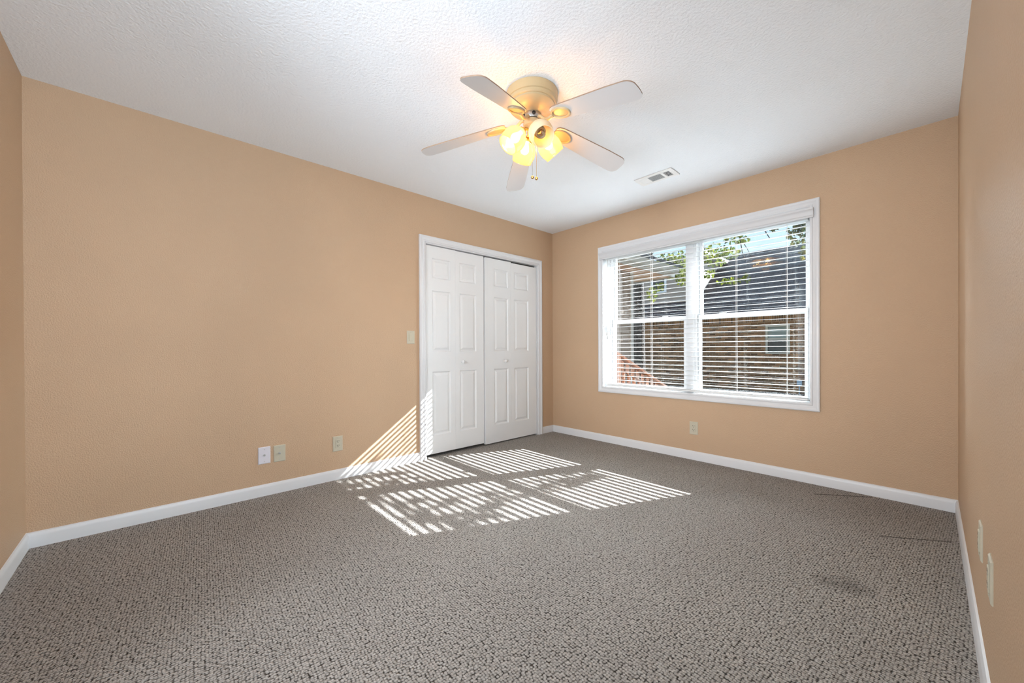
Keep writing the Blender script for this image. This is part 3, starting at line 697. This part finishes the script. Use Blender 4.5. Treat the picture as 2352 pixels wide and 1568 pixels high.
# stair railing
sr = empty('stair_railing', (-.2, 1.7, -.6), label='orange stained wooden stair railing sloping down outside the left window', cat='railing')
def q3(y, z, x=-.2): return Vector((x+.2, y-1.7, z+.6))
def plank(mb, a, b, w, h):
    """a board from a to b (y, z), w across, h tall"""
    d = (b-a).normalized(); nz = Vector((1, 0, 0)).cross(d).normalized()
    vs = []
    for p in (a, b):
        for sx, sz in ((-1, -1), (1, -1), (1, 1), (-1, 1)): vs.append(p+Vector((sx*w/2, 0, 0))+nz*sz*h/2)
    mb.add(vs, [(0, 1, 2, 3), (7, 6, 5, 4), (0, 4, 5, 1), (1, 5, 6, 2), (2, 6, 7, 3), (3, 7, 4, 0)]); return mb
plank(MB(), q3(1.55, 1.00), q3(3.55, .22), .14, .04).build('handrail', 'deck', sr, smooth=False, bevel=.006)
plank(MB(), q3(1.55, .88), q3(3.55, .10), .04, .14).build('rail_board', 'deck', sr, smooth=False)
plank(MB(), q3(1.55, .30), q3(3.55, -.48), .04, .12).build('rail_board', 'deck', sr, smooth=False)
for i in range(12):
    y = 1.62+.165*i; z = 1.0-(y-1.55)*.39
    MB().box(-.02, .02, y-1.72, y-1.68, z-.72+.6, z-.05+.6).build('baluster', 'deck', sr, smooth=False)
for y in (1.75, 3.45):
    z = 1.0-(y-1.55)*.39
    MB().box(-.05, .05, y-1.75, y-1.65, 0, z-.02+.6).build('post', 'deck', sr, smooth=False)

# trees
LEAF = []
for i, (a, r) in enumerate(((90, 1), (68, .52), (40, .9), (22, .45), (0, .72), (-30, .42), (-75, .45), (-90, .30))): LEAF.append((r*math.cos(R(a)), r*math.sin(R(a))))
LEAF = LEAF+[(-x, y) for x, y in reversed(LEAF[1:-1])]
def leaves(mb, clumps, rnd):
    for (c, rad, n, size) in clumps:
        for _ in range(n):
            while True:
                d = Vector((rnd.uniform(-1, 1), rnd.uniform(-1, 1), rnd.uniform(-1, 1)))
                if d.length < 1: break
            p = Vector(c)+Vector((d.x*rad[0], d.y*rad[1], d.z*rad[2]))
            rot = Matrix.Rotation(rnd.uniform(0, 6.28), 3, 'Z') @ Matrix.Rotation(rnd.uniform(-1.9, -.5), 3, 'X') @ Matrix.Rotation(rnd.uniform(-.6, .6), 3, 'Y')
            s = size*rnd.uniform(.7, 1.2)
            vs = [p+rot @ Vector((x*s, y*s, -.25*abs(x)*s)) for x, y in LEAF]
            mb.add([p]+vs, [(0, 1+i, 1+(i+1) % len(vs)) for i in range(len(vs))])
def tree(name, base, label, trunk, branches, clumps, m, seed):
    t = empty(name, base, label=label, cat='tree', group='maple trees outside'); b0 = Vector(base); rnd = random.Random(seed)
    mb = MB(); mb.tube([Vector(p)-b0 for p in trunk[0]], trunk[1], 14); mb.build('trunk', 'bark', t)
    for br in branches:
        MB().tube([Vector(p)-b0 for p in br[0]], br[1], 8).build('branch', 'bark', t)
    mb = MB(); leaves(mb, [(Vector(c)-b0, r, n, s) for c, r, n, s in clumps], rnd)
    f = mb.build('foliage', m, t, smooth=False)
    return t
tree('maple_tree', (-2.47, 6.5, -.6), 'maple tree with dark trunk behind the house wing',
     ([(-2.45, 6.5, -.7), (-2.47, 6.5, .4), (-2.47, 6.5, 2), (-2.5, 6.5, 3.4), (-2.2, 6.6, 5.2), (-1.8, 6.6, 7)], [.24, .19, .17, .16, .12, .05]),
     [([(-2.5, 6.5, 3.2), (-1.6, 6.1, 3.9), (-.6, 5.8, 3.8), (.4, 5.6, 3.5)], [.09, .06, .04, .012]),
      ([(-2.4, 6.5, 3.9), (-1.2, 6.6, 4.6), (.3, 6.3, 4.4), (.9, 5.8, 3.3)], [.08, .05, .03, .008]),
      ([(-2.4, 6.4, 2.9), (-1.8, 5.8, 3.0), (-1.0, 5.4, 2.9)], [.05, .03, .01]),
      ([(-2.2, 6.6, 5.2), (-.4, 6.8, 5.3), (1.2, 7, 5.4), (2.2, 7, 6.2)], [.09, .06, .04, .015]), ([(.38, 5.6, 3.5), (.45, 5.6, 3.05), (.52, 5.6, 2.85)], [.012, .009, .004]), ([(.40, 5.6, 3.4), (.62, 5.6, 2.95)], [.010, .004])],
     [((-1.05, 5.6, 3.05), (.48, .4, .33), 330, .052), ((-.80, 5.6, 2.78), (.20, .3, .30), 150, .05), ((-.1, 5.6, 3.1), (.28, .4, .26), 210, .05), ((-.25, 5.6, 2.72), (.12, .2, .12), 50, .05),
      ((.20, 5.6, 3.10), (.22, .3, .12), 90, .05), ((.36, 5.6, 3.38), (.26, .3, .12), 80, .055), ((-1.45, 5.3, 2.35), (.13, .2, .2), 60, .045), ((-1.25, 5.3, 2.5), (.15, .2, .1), 36, .045),
      ((.35, 5.2, 2.42), (.28, .2, .06), 60, .048), ((.66, 5.2, 2.45), (.05, .1, .1), 18, .045), ((-1.8, 6.4, 4.6), (1.2, 1.0, .9), 260, .10), ((-.2, 6.3, 4.5), (1.0, .8, .6), 200, .10),
      ((1.87, 7.0, 4.3), (.65, .8, 1.7), 1500, .12), ((1.42, 7.0, 5.2), (.5, .7, .9), 400, .12)],
     'leaf', 11)
tree('maple_tree', (7.0, 7.4, -.6), 'maple tree whose leaf sprays hang at the upper right of the window',
     ([(7.0, 7.4, -.7), (7.0, 7.4, .5), (6.95, 7.4, 3), (6.9, 7.3, 5), (6.7, 7.2, 8)], [.26, .20, .17, .13, .04]),
     [([(6.95, 7.4, 3.4), (5.2, 6.6, 4.6), (3.6, 5.8, 4.6), (2.4, 4.8, 3.7), (1.6, 4.5, 3.2)], [.09, .06, .04, .025, .008]), ([(6.9, 7.3, 5.6), (5.6, 7.0, 6.7), (4.6, 7, 6.9)], [.06, .04, .015]), ([(2.4, 4.8, 3.7), (1.7, 4.6, 3.55), (1.15, 4.5, 3.3)], [.02, .012, .005])],
     [((1.62, 4.5, 3.0), (.13, .2, .24), 90, .062), ((1.72, 4.5, 2.65), (.06, .2, .12), 20, .06), ((1.14, 4.5, 3.24), (.09, .1, .05), 9, .09), ((1.28, 4.5, 3.17), (.07, .1, .05), 8, .09), ((1.34, 4.5, 3.30), (.09, .1, .03), 8, .08),
      ((1.9, 4.6, 3.3), (.3, .3, .3), 60, .09), ((3.9, 5.2, 5.6), (.5, .5, .3), 80, .10),
      ((5.26, 7, 6.56), (.20, .4, .16), 28, .10), ((4.94, 7, 5.96), (.20, .4, .17), 36, .10), ((4.75, 7, 6.45), (.06, .3, .10), 6, .10)],
     'leaf_dark', 23)
